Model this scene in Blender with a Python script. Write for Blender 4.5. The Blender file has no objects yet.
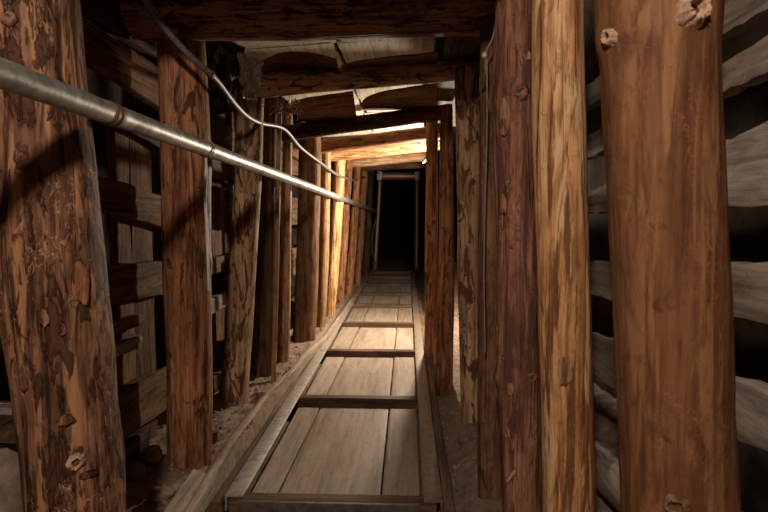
import bpy, bmesh, math, random
from mathutils import Vector, Matrix, noise

random.seed(7)
SC = bpy.context.scene
COL = SC.collection
V = Vector

# ------------------------------------------------------------------ camera
F = 560.0
CAM = V((0, 0, 0.82))
PITCH = math.atan(37 / F)
YAW = math.atan(22 / F * math.cos(PITCH))
cd = bpy.data.cameras.new('camera')
cd.sensor_width = 36
cd.lens = F / 768 * 36
cd.clip_start = 0.02
cam = bpy.data.objects.new('camera', cd)
cam.location = CAM
cam.rotation_euler = (math.pi / 2 - PITCH, 0, YAW)
COL.objects.link(cam)
SC.camera = cam
cd.dof.use_dof = True
cd.dof.focus_distance = 1.6
cd.dof.aperture_fstop = 7.0
RM = cam.rotation_euler.to_matrix()


def ray(px, py):
    return RM @ V(((px - 384) / F, (256 - py) / F, -1))


def P(px, py, Y):
    """world point seen at a picture position, at distance Y down the tunnel"""
    d = ray(px, py)
    return CAM + d * (Y / d.y)


def W(px, py, X):
    """world point on the wall plane x = X"""
    d = ray(px, py)
    return CAM + d * (X / d.x)


def G(px, py, z=0.0):
    d = ray(px, py)
    return CAM + d * ((z - CAM.z) / d.z)


def nz(x, y, z):
    return noise.noise(V((x, y, z)))


# ------------------------------------------------------------------ materials
class NT:
    def __init__(s, name):
        s.m = bpy.data.materials.new(name)
        s.m.use_nodes = True
        s.t = s.m.node_tree
        s.t.nodes.clear()
        s.out = s.n('ShaderNodeOutputMaterial')
        s.b = s.n('ShaderNodeBsdfPrincipled')
        s.l(s.b.outputs[0], s.out.inputs[0])

    def n(s, k, **kw):
        a = s.t.nodes.new(k)
        for q, v in kw.items():
            setattr(a, q, v)
        return a

    def l(s, a, b):
        s.t.links.new(a, b)

    def coords(s, scale, rnd=True):
        tc = s.n('ShaderNodeTexCoord')
        src = tc.outputs['Object']
        if rnd:
            oi = s.n('ShaderNodeObjectInfo')
            mu = s.n('ShaderNodeMath', operation='MULTIPLY')
            s.l(oi.outputs['Random'], mu.inputs[0])
            mu.inputs[1].default_value = 37.0
            ad = s.n('ShaderNodeVectorMath', operation='ADD')
            s.l(src, ad.inputs[0])
            s.l(mu.outputs[0], ad.inputs[1])
            src = ad.outputs[0]
        ml = s.n('ShaderNodeVectorMath', operation='MULTIPLY')
        s.l(src, ml.inputs[0])
        ml.inputs[1].default_value = scale
        return ml.outputs[0]

    def noise(s, vec, scale=1.0, detail=4, rough=0.55, dist=0.0):
        a = s.n('ShaderNodeTexNoise')
        s.l(vec, a.inputs['Vector'])
        a.inputs['Scale'].default_value = scale
        a.inputs['Detail'].default_value = detail
        a.inputs['Roughness'].default_value = rough
        a.inputs['Distortion'].default_value = dist
        return a.outputs['Fac']

    def ramp(s, fac, stops):
        a = s.n('ShaderNodeValToRGB')
        e = a.color_ramp.elements
        while len(e) < len(stops):
            e.new(0.5)
        for i, (p, c) in enumerate(stops):
            e[i].position = p
            e[i].color = (c, c, c, 1) if isinstance(c, (int, float)) else (*c, 1)
        s.l(fac, a.inputs[0])
        return a.outputs[0]

    def mix(s, fac, a, b, mode='MIX'):
        m = s.n('ShaderNodeMix', data_type='RGBA', blend_type=mode)
        for sock, val in ((m.inputs[0], fac), (m.inputs[6], a), (m.inputs[7], b)):
            if isinstance(val, (int, float)):
                sock.default_value = val
            elif isinstance(val, tuple):
                sock.default_value = (*val, 1)
            else:
                s.l(val, sock)
        return m.outputs[2]

    def math(s, op, a, b):
        m = s.n('ShaderNodeMath', operation=op)
        for i, v in enumerate((a, b)):
            if isinstance(v, (int, float)):
                m.inputs[i].default_value = v
            else:
                s.l(v, m.inputs[i])
        return m.outputs[0]

    def bump(s, h, strength=0.5, dist=0.004, prev=None):
        a = s.n('ShaderNodeBump')
        a.inputs['Strength'].default_value = strength
        a.inputs['Distance'].default_value = dist
        s.l(h, a.inputs['Height'])
        if prev is not None:
            s.l(prev, a.inputs['Normal'])
        return a.outputs[0]


def stretch(axis, across, along):
    return tuple(along if k == axis else across for k in 'XYZ')


_mats = {}


def wood(name, axis, dark, mid, light, patch=None, patch_at=0.6, patch_soft=0.03, patch_scale=(11, 2.6),
         streak=None, rough=0.6, vary=0.12, crack=0.5, bumpy=0.6, tracks=0.0, contrast=1.0):
    key = (name, axis)
    if key in _mats:
        return _mats[key]
    s = NT('%s_%s' % (name, axis.lower()))
    big = s.noise(s.coords(stretch(axis, 9, 1.6)), 1, 5, 0.6, 0.4)
    grain = s.noise(s.coords(stretch(axis, 75, 3.2)), 1, 5, 0.65, 0.3)
    fine = s.noise(s.coords(stretch(axis, 160, 40)), 1, 3, 0.6)
    g = s.math('ADD', s.math('MULTIPLY', big, 0.55), s.math('MULTIPLY', grain, 0.45))
    col = s.ramp(g, [(0.38, dark), (0.5, mid), (0.61, light)])
    hts = s.math('MULTIPLY', grain, 0.5)
    gm = s.ramp(grain, [(.38, 1 - .42 * contrast), (.5, 1.0), (.62, 1 + .0 * contrast)])
    col = s.mix(1.0, col, gm, 'MULTIPLY')
    blot = s.ramp(s.noise(s.coords(stretch(axis, 34, 13)), 1, 7, .72, .4), [(.40, 1 - .38 * contrast), (.52, 1.0)])
    col = s.mix(1.0, col, blot, 'MULTIPLY')
    if tracks:
        tn = s.noise(s.coords(stretch(axis, 38, 26)), 1, 2, .5, 1.6)
        tm = s.ramp(s.math('ABSOLUTE', s.math('SUBTRACT', tn, .5), 0.0), [(.006, 1.0), (.016, 0.0)])
        tb = s.ramp(s.noise(s.coords((9, 9, 7)), 1, 3), [(.5, 0.0), (.56, 1.0)])
        col = s.mix(s.math('MULTIPLY', s.math('MULTIPLY', tm, tb), tracks), col, tuple(min(1, c * 1.5) for c in light))
    if streak is not None:
        st = s.noise(s.coords(stretch(axis, 26, 2.2)), 1.3, 5, 0.6, 0.8)
        sm = s.ramp(st, [(0.52, 0.0), (0.6, 1.0)])
        col = s.mix(sm, col, streak)
    if patch is not None:
        pn = s.noise(s.coords(stretch(axis, *patch_scale)), 1.0, 7, 0.66, 0.25 if patch_scale[0] > 40 else 0.9)
        pm = s.ramp(pn, [(patch_at, 0.0), (patch_at + patch_soft, 1.0)])
        tint = s.mix(fine, tuple(c * 0.6 for c in patch), tuple(min(1, c * 1.35) for c in patch))
        col = s.mix(pm, col, tint)
        hts = s.math('ADD', hts, s.math('MULTIPLY', pm, 0.55))
    vo = s.n('ShaderNodeTexVoronoi', feature='DISTANCE_TO_EDGE')
    s.l(s.coords(stretch(axis, 24, 1.7)), vo.inputs['Vector'])
    vo.inputs['Scale'].default_value = 1.0
    cm = s.ramp(vo.outputs['Distance'], [(0.0, 1.0), (0.035, 0.0)])
    brk = s.ramp(s.noise(s.coords((7, 7, 7)), 1, 2), [(0.5, 0.0), (0.6, 1.0)])
    ck = s.math('MULTIPLY', s.math('MULTIPLY', cm, brk), crack)
    col = s.mix(ck, col, tuple(c * 0.35 for c in dark))
    # grime flecks with a shape of their own
    gr = s.noise(s.coords(stretch(axis, 40, 22)), 1, 6, 0.7, 0.6)
    col = s.mix(s.math('MULTIPLY', s.ramp(gr, [(0.58, 0.0), (0.68, 1.0)]), 0.55), col, tuple(c * 0.5 for c in dark))
    oi = s.n('ShaderNodeObjectInfo')
    hv = s.n('ShaderNodeHueSaturation')
    s.l(s.math('ADD', 1 - vary, s.math('MULTIPLY', oi.outputs['Random'], 2 * vary)), hv.inputs['Value'])
    s.l(col, hv.inputs['Color'])
    s.l(hv.outputs[0], s.b.inputs['Base Color'])
    rr = s.math('ADD', rough - 0.1, s.math('MULTIPLY', fine, 0.2))
    s.l(rr, s.b.inputs['Roughness'])
    s.b.inputs['Specular IOR Level'].default_value = 0.1
    b1 = s.bump(s.math('SUBTRACT', hts, s.math('MULTIPLY', ck, 0.8)), bumpy, 0.006)
    b2 = s.bump(gr, 0.35 * bumpy, 0.004, b1)
    s.l(b2, s.b.inputs['Normal'])
    _mats[key] = s.m
    return s.m


def M_red(ax='Z'):      # peeled trunk, red brown with bark scraps
    return wood('peeled_red_wood', ax, (.12, .045, .022), (.285, .118, .056), (.44, .215, .11), (.08, .034, .02), 0.585, 0.04, (24, 7), (.36, .17, .08), rough=.6, bumpy=.8)


def M_rough(ax='Z'):
    return wood('rough_reddish_wood', ax, (.09, .041, .025), (.205, .10, .057), (.36, .195, .112), (.09, .04, .025), 0.53, 0.06, (30, 9), (.40, .20, .10), rough=.6, bumpy=1.2, tracks=.8)


def M_smooth(ax='Z'):   # smooth brown trunk
    return wood('smooth_brown_wood', ax, (.115, .043, .019), (.185, .077, .034), (.265, .124, .058), (.11, .05, .03), 0.52, 0.2, (13, 7), (.30, .15, .07), rough=.6, crack=.12, bumpy=.4, tracks=.45, contrast=.4)


def M_bark(ax='Z'):     # dark bark still on
    return wood('dark_bark_wood', ax, (.12, .05, .034), (.27, .122, .078), (.44, .23, .145), (.54, .29, .17), 0.6, 0.05, (30, 9), (.12, .054, .04), rough=.65, bumpy=1.4)


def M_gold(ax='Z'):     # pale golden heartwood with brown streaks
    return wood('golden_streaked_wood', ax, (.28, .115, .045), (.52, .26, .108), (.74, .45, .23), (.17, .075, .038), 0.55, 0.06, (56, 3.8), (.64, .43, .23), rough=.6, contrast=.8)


def M_patch(ax='Z'):    # tan with dark bark patches
    return wood('tan_wood_with_bark_patches', ax, (.36, .19, .10), (.54, .33, .185), (.68, .46, .28), (.13, .06, .034), 0.535, 0.025, (26, 7), None, rough=.7, contrast=.7)


def M_scar(ax='Z'):
    return wood('cut_scar_wood', ax, (.15, .07, .035), (.27, .14, .072), (.38, .215, .12), (.10, .05, .028), 0.58, 0.05, (30, 6), None, rough=.65)


def M_kerb(ax='Y'):
    return wood('dusty_kerb_wood', ax, (.27, .195, .14), (.37, .28, .21), (.46, .36, .28), None, rough=.75, bumpy=.5, contrast=.5)


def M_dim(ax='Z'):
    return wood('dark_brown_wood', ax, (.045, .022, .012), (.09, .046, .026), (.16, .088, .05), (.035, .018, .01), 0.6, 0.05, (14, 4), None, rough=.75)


def M_tan(ax='Z'):
    return wood('light_tan_wood', ax, (.26, .14, .065), (.40, .235, .12), (.54, .35, .19), (.20, .10, .05), 0.64, 0.05, (16, 4), None, rough=.6)


def M_board(ax='Y'):    # wall boards
    return wood('brown_wall_board_wood', ax, (.10, .047, .024), (.19, .096, .050), (.27, .15, .082), (.07, .035, .02), 0.62, 0.06, (16, 5), None, rough=.8)


def M_pale(ax='Y'):     # weathered grey slabs
    return wood('weathered_grey_wood', ax, (.19, .15, .122), (.295, .24, .20), (.38, .32, .27), (.12, .09, .07), 0.62, 0.1, (9, 6), None, rough=.9, crack=.2, bumpy=.5, contrast=.6)


def M_ceil(ax='Y'):
    return wood('dusty_ceiling_board_wood', ax, (.36, .29, .22), (.50, .42, .33), (.58, .50, .41), (.26, .18, .12), 0.7, 0.05, (12, 5), None, rough=.9, crack=.4, bumpy=.4, contrast=.4)


def M_floor(ax='Y'):
    return wood('worn_floor_board_wood', ax, (.28, .205, .155), (.37, .285, .225), (.43, .34, .275), (.27, .195, .15), 0.64, 0.14, (6, 4), None, rough=.55, crack=.12, bumpy=.25, vary=.08, contrast=.3)


def M_tie(ax='X'):
    return wood('cross_tie_wood', ax, (.085, .050, .032), (.14, .087, .056), (.21, .14, .095), None, rough=.65, bumpy=.5, contrast=.6)


def plain(name, c, rough=.6, metal=0.0, var=0.3, scale=30, bumpy=0.3, spec=.4, c2=None):
    if name in _mats:
        return _mats[name]
    s = NT(name)
    n = s.noise(s.coords((scale,) * 3), 1, 5, .65)
    a = tuple(x * (1 - var) for x in c)
    b = tuple(min(1, x * (1 + var)) for x in c)
    col = s.ramp(n, [(.35, a), (.65, b)])
    if c2:
        n2 = s.noise(s.coords((scale * .45,) * 3), 1, 6, .7, .5)
        col = s.mix(s.ramp(n2, [(.56, 0.0), (.64, 1.0)]), col, c2)
    s.l(col, s.b.inputs['Base Color'])
    s.b.inputs['Metallic'].default_value = metal
    s.b.inputs['Specular IOR Level'].default_value = spec
    s.l(s.math('ADD', rough - .1, s.math('MULTIPLY', n, .2)), s.b.inputs['Roughness'])
    if bumpy:
        s.l(s.bump(n, bumpy, .004), s.b.inputs['Normal'])
    _mats[name] = s.m
    return s.m


MAT_PIPE = plain('galvanised_steel', (.35, .335, .32), .46, .7, .35, 30, .25, .5, (.17, .12, .095))
MAT_RUST = plain('rusty_steel', (.16, .075, .045), .6, .4, .4, 60, .4)
MAT_CONDUIT = plain('grey_conduit_steel', (.15, .142, .132), .5, .35, .25, 50, .1)
MAT_RAIL = plain('worn_rail_steel', (.38, .345, .315), .5, .35, .25, 40, .15, .5, (.25, .19, .15))
MAT_RAILD = plain('dusty_brown_rail_steel', (.22, .16, .12), .55, .25, .25, 40, .15, .5, (.17, .11, .075))
MAT_FRAME = plain('red_painted_frame_steel', (.38, .19, .15), .38, .4, .3, 40, .1)
MAT_BRACKET = plain('white_bracket_paint', (.6, .57, .52), .5, 0, .2, 40, .1)
MAT_WHITEWIRE = plain('white_wire_and_lit_edge', (.62, .58, .52), .5, 0, .1, 40, 0)
MAT_GREYWIRE = plain('dusty_string', (.22, .175, .135), .8, 0, .2, 60, 0)
MAT_PLASTIC = plain('dark_plastic_film', (.04, .032, .026), .38, 0, .3, 20, 0, .6)
MAT_FOIL = plain('silvery_plastic_film', (.62, .60, .57), .22, .2, .3, 40, .1, .8)
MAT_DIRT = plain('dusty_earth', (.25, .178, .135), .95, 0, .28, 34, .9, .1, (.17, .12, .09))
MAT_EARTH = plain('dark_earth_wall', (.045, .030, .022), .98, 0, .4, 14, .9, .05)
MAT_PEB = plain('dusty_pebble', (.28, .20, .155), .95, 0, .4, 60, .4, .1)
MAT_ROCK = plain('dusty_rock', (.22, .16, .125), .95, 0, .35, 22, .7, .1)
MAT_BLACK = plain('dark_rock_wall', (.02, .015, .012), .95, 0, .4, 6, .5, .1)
MAT_KNOT = plain('knot_end_grain', (.20, .115, .068), .8, 0, .55, 55, 1.0, .2, (.055, .028, .016))
MAT_KNOTP = plain('pale_knot_end_grain', (.46, .30, .20), .75, 0, .4, 60, .9, .2, (.13, .065, .034))
MAT_SCAR = plain('cut_branch_wood', (.34, .175, .09), .65, 0, .35, 50, .6, .2, (.17, .08, .042))


# ------------------------------------------------------------------ object helpers
def obj(name, verts, faces, mat, parent=None, origin=None, smooth=True):
    o0 = origin if origin is not None else V((0, 0, 0))
    me = bpy.data.meshes.new(name)
    me.from_pydata([tuple(V(v) - o0) for v in verts], [], faces)
    me.update()
    bm = bmesh.new()
    bm.from_mesh(me)
    bmesh.ops.recalc_face_normals(bm, faces=bm.faces)
    bm.to_mesh(me)
    bm.free()
    if smooth:
        for p in me.polygons:
            p.use_smooth = True
    me.materials.append(mat)
    o = bpy.data.objects.new(name, me)
    COL.objects.link(o)
    o.location = o0
    if parent is not None:
        o.parent = parent
        o.location = o0 - world_loc(parent)
    return o


def world_loc(o):
    p = o.location.copy()
    while o.parent:
        o = o.parent
        p += o.location
    return p


def tag(o, label, cat, group=None, kind=None):
    o['label'] = label
    o['category'] = cat
    if group:
        o['group'] = group
    o['kind'] = kind or 'thing'
    return o


def struct(o):
    o['kind'] = 'structure'
    return o


def smooth_sharp(o, ang=0.7):
    m = o.modifiers.new('es', 'EDGE_SPLIT')
    m.split_angle = ang
    return o


def rings_mesh(rings, closed_ends=True):
    """rings: list of equal-length point loops"""
    n = len(rings[0])
    vs = [p for r in rings for p in r]
    fs = []
    for i in range(len(rings) - 1):
        for j in range(n):
            k = (j + 1) % n
            fs.append((i * n + j, i * n + k, (i + 1) * n + k, (i + 1) * n + j))
    if closed_ends:
        fs.append(tuple(range(n))[::-1])
        b = (len(rings) - 1) * n
        fs.append(tuple(range(b, b + n)))
    return vs, fs


def catmull(pts, per):
    out = []
    n = len(pts)
    for i in range(n - 1):
        p0 = pts[max(i - 1, 0)]
        p1, p2 = pts[i], pts[i + 1]
        p3 = pts[min(i + 2, n - 1)]
        for k in range(per):
            t = k / per
            out.append(0.5 * ((2 * p1) + (p2 - p0) * t + (2 * p0 - 5 * p1 + 4 * p2 - p3) * t * t + (3 * p1 - p0 - 3 * p2 + p3) * t ** 3))
    out.append(pts[-1].copy())
    return out


def frame_rings(path, rad, sides):
    """tube loops along a path; rad(i) radius"""
    rings = []
    t = (path[1] - path[0]).normalized()
    up = V((0, 0, 1)) if abs(t.z) < .9 else V((1, 0, 0))
    a = t.cross(up).normalized()
    for i, p in enumerate(path):
        t = (path[min(i + 1, len(path) - 1)] - path[max(i - 1, 0)]).normalized()
        a = (a - t * a.dot(t)).normalized()
        b = t.cross(a)
        r = rad(i)
        rings.append([p + (a * math.cos(2 * math.pi * j / sides) + b * math.sin(2 * math.pi * j / sides)) * r for j in range(sides)])
    return rings


def tube(name, pts, r, mat, per=8, sides=8, parent=None, smooth_path=True):
    path = catmull([V(p) for p in pts], per) if smooth_path else [V(p) for p in pts]
    vs, fs = rings_mesh(frame_rings(path, lambda i: r, sides))
    return obj(name, vs, fs, mat, parent, V(pts[0]))


def log_mesh(name, spine, seed, mat, step=.014, sides=40, lump=.05, facet=.03, axis='Z', bulges=(), parent=None, origin=None, taper_end=True):
    """spine: [(point, radius)...] ordered; a rough trunk with lumps, worn ends and flats"""
    pts = [s[0] for s in spine]
    L = sum((pts[i + 1] - pts[i]).length for i in range(len(pts) - 1))
    n = max(10, int(L / step))
    cum = [0]
    for i in range(len(pts) - 1):
        cum.append(cum[-1] + (pts[i + 1] - pts[i]).length)
    rings = []
    for i in range(n + 1):
        d = L * i / n
        k = 0
        while k < len(cum) - 2 and d > cum[k + 1]:
            k += 1
        u = (d - cum[k]) / max(1e-6, cum[k + 1] - cum[k])
        us = u * u * (3 - 2 * u) * .35 + u * .65
        p = pts[k].lerp(pts[k + 1], us)
        r = spine[k][1] * (1 - us) + spine[k + 1][1] * us
        e = min(d, L - d)
        if taper_end and e < .02:
            r *= .90 + .10 * (e / .02)
        ring = []
        wob = V((nz(d * 2.2, seed, 1.3), nz(d * 2.2, seed, 7.7), nz(d * 2.2, seed, 3.1))) * r * .08
        for j in range(sides):
            a = 2 * math.pi * j / sides
            c, s = math.cos(a), math.sin(a)
            rr = r * (1 + lump * nz(c * 1.3 + seed * 3.1, s * 1.3, d * 3.2 + seed)
                      + lump * .55 * nz(c * 3 + seed, s * 3, d * 9)
                      + facet * .5 * nz(c * 7 + seed * 2, s * 7, d * 1.6))
            if axis == 'Z':
                v = p + V((c * rr, s * rr, 0)) + V((wob.x, wob.y, 0))
            elif axis == 'X':
                v = p + V((0, c * rr, s * rr)) + V((0, wob.y, wob.z))
            else:
                v = p + V((c * rr, 0, s * rr)) + V((wob.x, 0, wob.z))
            ring.append(v)
        rings.append(ring)
    for (bp, br, bh) in bulges:
        for ring_i, ring in enumerate(rings):
            d = L * ring_i / n
            for j, v in enumerate(ring):
                q = (v - bp).length / br
                if q < 1.6:
                    cpt = sum(ring, V()) / len(ring)
                    ring[j] = v + (v - cpt).normalized() * bh * math.exp(-(q * 1.6) ** 2)
    vs, fs = rings_mesh(rings)
    return obj(name, vs, fs, mat, parent, origin if origin is not None else pts[0])


def knot(parent, c, nrm, R, mat, seed, name='knot', ell=1.0, label=None, depth=.35):
    """a sawn or broken branch stub: raised collar round a split core"""
    nrm = nrm.normalized()
    a = V((0, 0, 1))
    a = (a - nrm * a.dot(nrm)).normalized()
    b = nrm.cross(a)
    prof = [(1.15, -.25), (1.0, .02), (.86, .2), (.7, .34), (.58, .40), (.48, .22), (.36, -.02), (.18, -.10)]
    rings = []
    for (q, h) in prof:
        ring = []
        for j in range(48):
            t = 2 * math.pi * j / 48
            k = 1 + .28 * nz(math.cos(t) * 1.6 + seed, math.sin(t) * 1.6, q * 2) + .16 * nz(math.cos(t) * 6, math.sin(t) * 6 + seed, q * 4)
            hh = h * depth / .35 * (1 + .5 * nz(math.cos(t) * 5 + seed, math.sin(t) * 5, 2)) + .16 * nz(math.cos(t) * 4 * q, math.sin(t) * 4 * q, seed + 3)
            ring.append(c + (a * math.cos(t) * ell + b * math.sin(t)) * R * q * k + nrm * hh * R)
        rings.append(ring)
    vs, fs = rings_mesh(rings)
    o = obj(name, vs, fs, mat, parent, c)
    if label:
        o['label'] = label
    return o


POSTS = {}


def post(key, Y, rows, zbot, ztop, mat, seed, label, group, step=.014, sides=40, lump=.05, facet=.03, bulges=(), name='timber_post'):
    """upright log; rows = (picture row, left edge, right edge) of its outline at distance Y"""
    sp = []
    for (py, l, r) in rows:
        a, b = P(l, py, Y), P(r, py, Y)
        sp.append(((a + b) / 2, (b - a).length / 2))
    sp.sort(key=lambda q: q[0].z)

    def ext(z, a, b):
        t = (z - a[0].z) / (b[0].z - a[0].z)
        return (a[0].lerp(b[0], t), a[1])
    if zbot < sp[0][0].z:
        sp.insert(0, ext(zbot, sp[0], sp[1]))
    if ztop > sp[-1][0].z:
        sp.append(ext(ztop, sp[-1], sp[-2]))
    # cut both ends square at the wanted heights
    def at(z):
        for q in range(len(sp) - 1):
            if sp[q][0].z <= z <= sp[q + 1][0].z:
                t = (z - sp[q][0].z) / (sp[q + 1][0].z - sp[q][0].z)
                return (sp[q][0].lerp(sp[q + 1][0], t), sp[q][1] * (1 - t) + sp[q + 1][1] * t)
    e0, e1 = at(max(zbot, sp[0][0].z)), at(min(ztop, sp[-1][0].z))
    sp = [e0] + [s for s in sp if e0[0].z + .005 < s[0].z < e1[0].z - .005] + [e1]
    bl = [(P(px, py, Y) + V((0, 0, 0)), br, bh) for (px, py, br, bh) in bulges]
    o = log_mesh(name, sp, seed, mat, step, sides, lump, facet, 'Z', bl)
    tag(o, label, 'post', group)
    POSTS[key] = (o, Y, sp)
    return o


def knot_on(key, px, py, Rpx, mat, seed, name='knot', ell=1.0, label=None, depth=.35):
    o, Y, sp = POSTS[key]
    d = ray(px, py)
    # meet the trunk circle at that height
    q = P(px, py, Y)
    for k in range(len(sp) - 1):
        if sp[k][0].z <= q.z <= sp[k + 1][0].z or k == len(sp) - 2:
            u = (q.z - sp[k][0].z) / (sp[k + 1][0].z - sp[k][0].z)
            c = sp[k][0].lerp(sp[k + 1][0], u)
            r = sp[k][1] * (1 - u) + sp[k + 1][1] * u
            break
    dd = V((d.x, d.y, 0))
    oc = V((CAM.x - c.x, CAM.y - c.y, 0))
    A, B, C = dd.dot(dd), 2 * oc.dot(dd), oc.dot(oc) - (r * .97) ** 2
    disc = B * B - 4 * A * C
    t = (-B - math.sqrt(max(0, disc))) / (2 * A)
    h = CAM + d * t
    n = V((h.x - c.x, h.y - c.y, 0))
    return knot(o, h, n, Rpx * h.y / F, mat, seed, name, ell, label, depth)


def board(name, A0, A1, B0, B1, thick, mat, seed, wav=.003, warp=.002, step=.03, parent=None, origin=None, soft=.2):
    """plank between end edges A0-A1 and B0-B1; thick is the vector from the seen face to the back"""
    L = ((A0 + A1) / 2 - (B0 + B1) / 2).length
    n = max(4, int(L / step))
    rings = []
    tn = thick.normalized()
    T = thick.length
    us = [0, .02, .08, .3, .5, .7, .92, .98, 1]
    for i in range(n + 1):
        s = i / n
        e0 = A0.lerp(B0, s)
        e1 = A1.lerp(B1, s)
        w = (e1 - e0).normalized()
        e0 = e0 + w * wav * nz(s * L * 7, seed, 0) + w * wav * .5 * nz(s * L * 30, seed, 4)
        e1 = e1 + w * wav * nz(s * L * 7, seed, 9) + w * wav * .5 * nz(s * L * 30, seed, 14)
        off = tn * warp * nz(s * L * 2.5, seed, 21)
        ring = []
        for u in us:
            edge = 0
            if u in (0, 1):
                edge = soft
            elif u in (.02, .98):
                edge = soft * .25
            ring.append(e0.lerp(e1, u) + tn * (T * edge) + off + tn * warp * .6 * nz(u * 3, s * L * 4, seed + 5))
        ring.append(e1 + tn * T + off)
        ring.append(e0 + tn * T + off)
        rings.append(ring)
    vs, fs = rings_mesh(rings)
    o = obj(name, vs, fs, mat, parent, origin if origin is not None else sum((A0, A1, B0, B1), V()) / 4)
    smooth_sharp(o, .6)
    return o


def box_board(name, x0, x1, y0, y1, z0, z1, mat, seed, along='Y', **k):
    if along == 'Y':
        return board(name, V((x0, y0, z1)), V((x1, y0, z1)), V((x0, y1, z1)), V((x1, y1, z1)), V((0, 0, z0 - z1)), mat, seed, **k)
    return board(name, V((x0, y0, z1)), V((x0, y1, z1)), V((x1, y0, z1)), V((x1, y1, z1)), V((0, 0, z0 - z1)), mat, seed, **k)


# ------------------------------------------------------------------ setting
XL, XR, ZC, YB, YF = -1.02, .80, 1.72, 13.0, -2.0


def sheet(name, fn, nu, nv, mat):
    vs = [fn(i / nu, j / nv) for j in range(nv + 1) for i in range(nu + 1)]
    fs = [(j * (nu + 1) + i, j * (nu + 1) + i + 1, (j + 1) * (nu + 1) + i + 1, (j + 1) * (nu + 1) + i) for j in range(nv) for i in range(nu)]
    o = obj(name, vs, fs, mat)
    return struct(o)


def ground_z(x, y):
    z = -.05
    # banks beside the track
    l = max(0, min(1, (-.557 - x) / .016))
    r = max(0, min(1, (x - .13) / .12))
    z += .098 * (l * l * (3 - 2 * l)) + .06 * (r * r * (3 - 2 * r))
    z += max(0, -.66 - x) * .25 + max(0, x - .30) * .25
    k = max(l, r) * .8 + .2
    z += k * (.014 * nz(x * 9, y * 9, 0) + .010 * nz(x * 22, y * 22, 3) + .005 * nz(x * 50, y * 50, 7))
    return z


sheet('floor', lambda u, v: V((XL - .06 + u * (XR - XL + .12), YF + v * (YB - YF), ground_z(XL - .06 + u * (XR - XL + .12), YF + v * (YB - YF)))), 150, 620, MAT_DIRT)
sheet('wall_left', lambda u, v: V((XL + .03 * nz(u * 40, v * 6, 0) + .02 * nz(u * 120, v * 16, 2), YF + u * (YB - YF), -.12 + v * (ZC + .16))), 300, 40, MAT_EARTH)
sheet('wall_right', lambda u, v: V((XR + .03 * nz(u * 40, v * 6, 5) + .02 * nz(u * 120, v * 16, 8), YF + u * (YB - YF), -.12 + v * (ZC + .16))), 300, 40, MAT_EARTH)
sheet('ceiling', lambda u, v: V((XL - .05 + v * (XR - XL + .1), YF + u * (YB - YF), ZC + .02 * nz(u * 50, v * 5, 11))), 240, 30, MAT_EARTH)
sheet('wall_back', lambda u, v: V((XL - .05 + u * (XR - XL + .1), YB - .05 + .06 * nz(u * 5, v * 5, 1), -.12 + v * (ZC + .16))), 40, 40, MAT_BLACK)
sheet('wall_front_bounce', lambda u, v: V((XL - .05 + u * (XR - XL + .1), YF + .02 + .03 * nz(u * 5, v * 5, 9), -.12 + v * (ZC + .16))), 20, 20, MAT_EARTH)  # unseen end wall behind the camera, added for bounce light

# ------------------------------------------------------------------ uprights, left row
GL = 'upright logs along the left wall'
GR = 'upright logs along the right wall'
post('L1', .98, [(-20, -22, 70), (0, -18, 73), (75, -8, 79), (150, -1, 88), (256, 3, 100), (346, 15, 108), (406, 24, 112), (460, 30, 119), (512, 34, 121), (560, 34, 123)],
     -.10, 1.35, M_rough(), 1, 'thick red-brown log post with loose bark flakes behind the near end of the steel pipe', GL, step=.010, sides=56, lump=.05)
post('L2', 1.72, [(40, 158, 204), (100, 160, 207), (163, 162, 210), (256, 164, 210), (380, 168, 211), (480, 170, 211)],
     -.10, 1.385, M_red(), 2, 'smooth reddish log post with a thin lit edge imitated down its right side', GL, step=.012, sides=48, lump=.04, bulges=[(211, 262, .05, .006)])
post('L3', 2.30, [(85, 239, 265), (160, 236, 262), (256, 231, 257), (330, 227, 252), (412, 218, 247)],
     -.05, 1.40, M_patch(), 3, 'leaning tan post speckled with dark bark patches under the crumpled plastic film', GL)
post('L4', 2.70, [(150, 257, 277), (256, 256, 276), (390, 249, 273)],
     -.08, 1.42, M_dim(), 4, 'very dark brown post standing between the patchy tan post and its slim lit-edge pole', GL)
post('L4b', 2.62, [(150, 276.5, 281), (256, 274, 279), (385, 271, 276)],  # pale pole standing in for the lamplit right edge of the dark post
     -.06, 1.36, M_tan(), 5, 'slim pale pole imitating the lit right edge of the very dark brown post', GL, sides=20, lump=.08)
post('L5', 2.98, [(140, 283, 292), (256, 279, 291), (372, 277, 290)],
     -.06, 1.38, M_tan(), 6, 'narrow tan post just right of the slim lit-edge pole', GL, sides=28)
post('L6', 3.50, [(150, 299, 321), (256, 297, 319), (349, 292, 315)],
     -.06, 1.38, M_board('Z'), 7, 'broad brown post with a bright right edge in the middle of the left row', GL, sides=36)
post('L7', 3.98, [(150, 322, 331), (256, 319, 329), (335, 315, 325)],
     -.06, 1.38, M_tan(), 8, 'thin bright post next to the broad brown post with a bright edge', GL, sides=28)
post('L8', 4.45, [(155, 335, 346), (240, 330, 341), (326, 323, 335)],
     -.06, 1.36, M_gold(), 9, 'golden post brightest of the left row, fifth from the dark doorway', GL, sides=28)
post('L9', 5.05, [(158, 344, 353), (240, 339, 348), (314, 334, 343)],
     -.06, 1.42, M_red(), 10, 'golden lit post in the left row, fourth from the dark doorway', GL, sides=28)
post('L10', 5.75, [(165, 354, 361), (240, 349, 357), (304, 344, 352)],
     -.06, 1.42, M_red(), 11, 'half lit post in the left row, third from the dark doorway', GL, sides=24)
post('L11', 6.6, [(170, 361, 368), (240, 357, 364), (296, 353, 360)],
     -.06, 1.45, M_red(), 12, 'dim post in the left row, second from the dark doorway', GL, sides=24)
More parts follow.
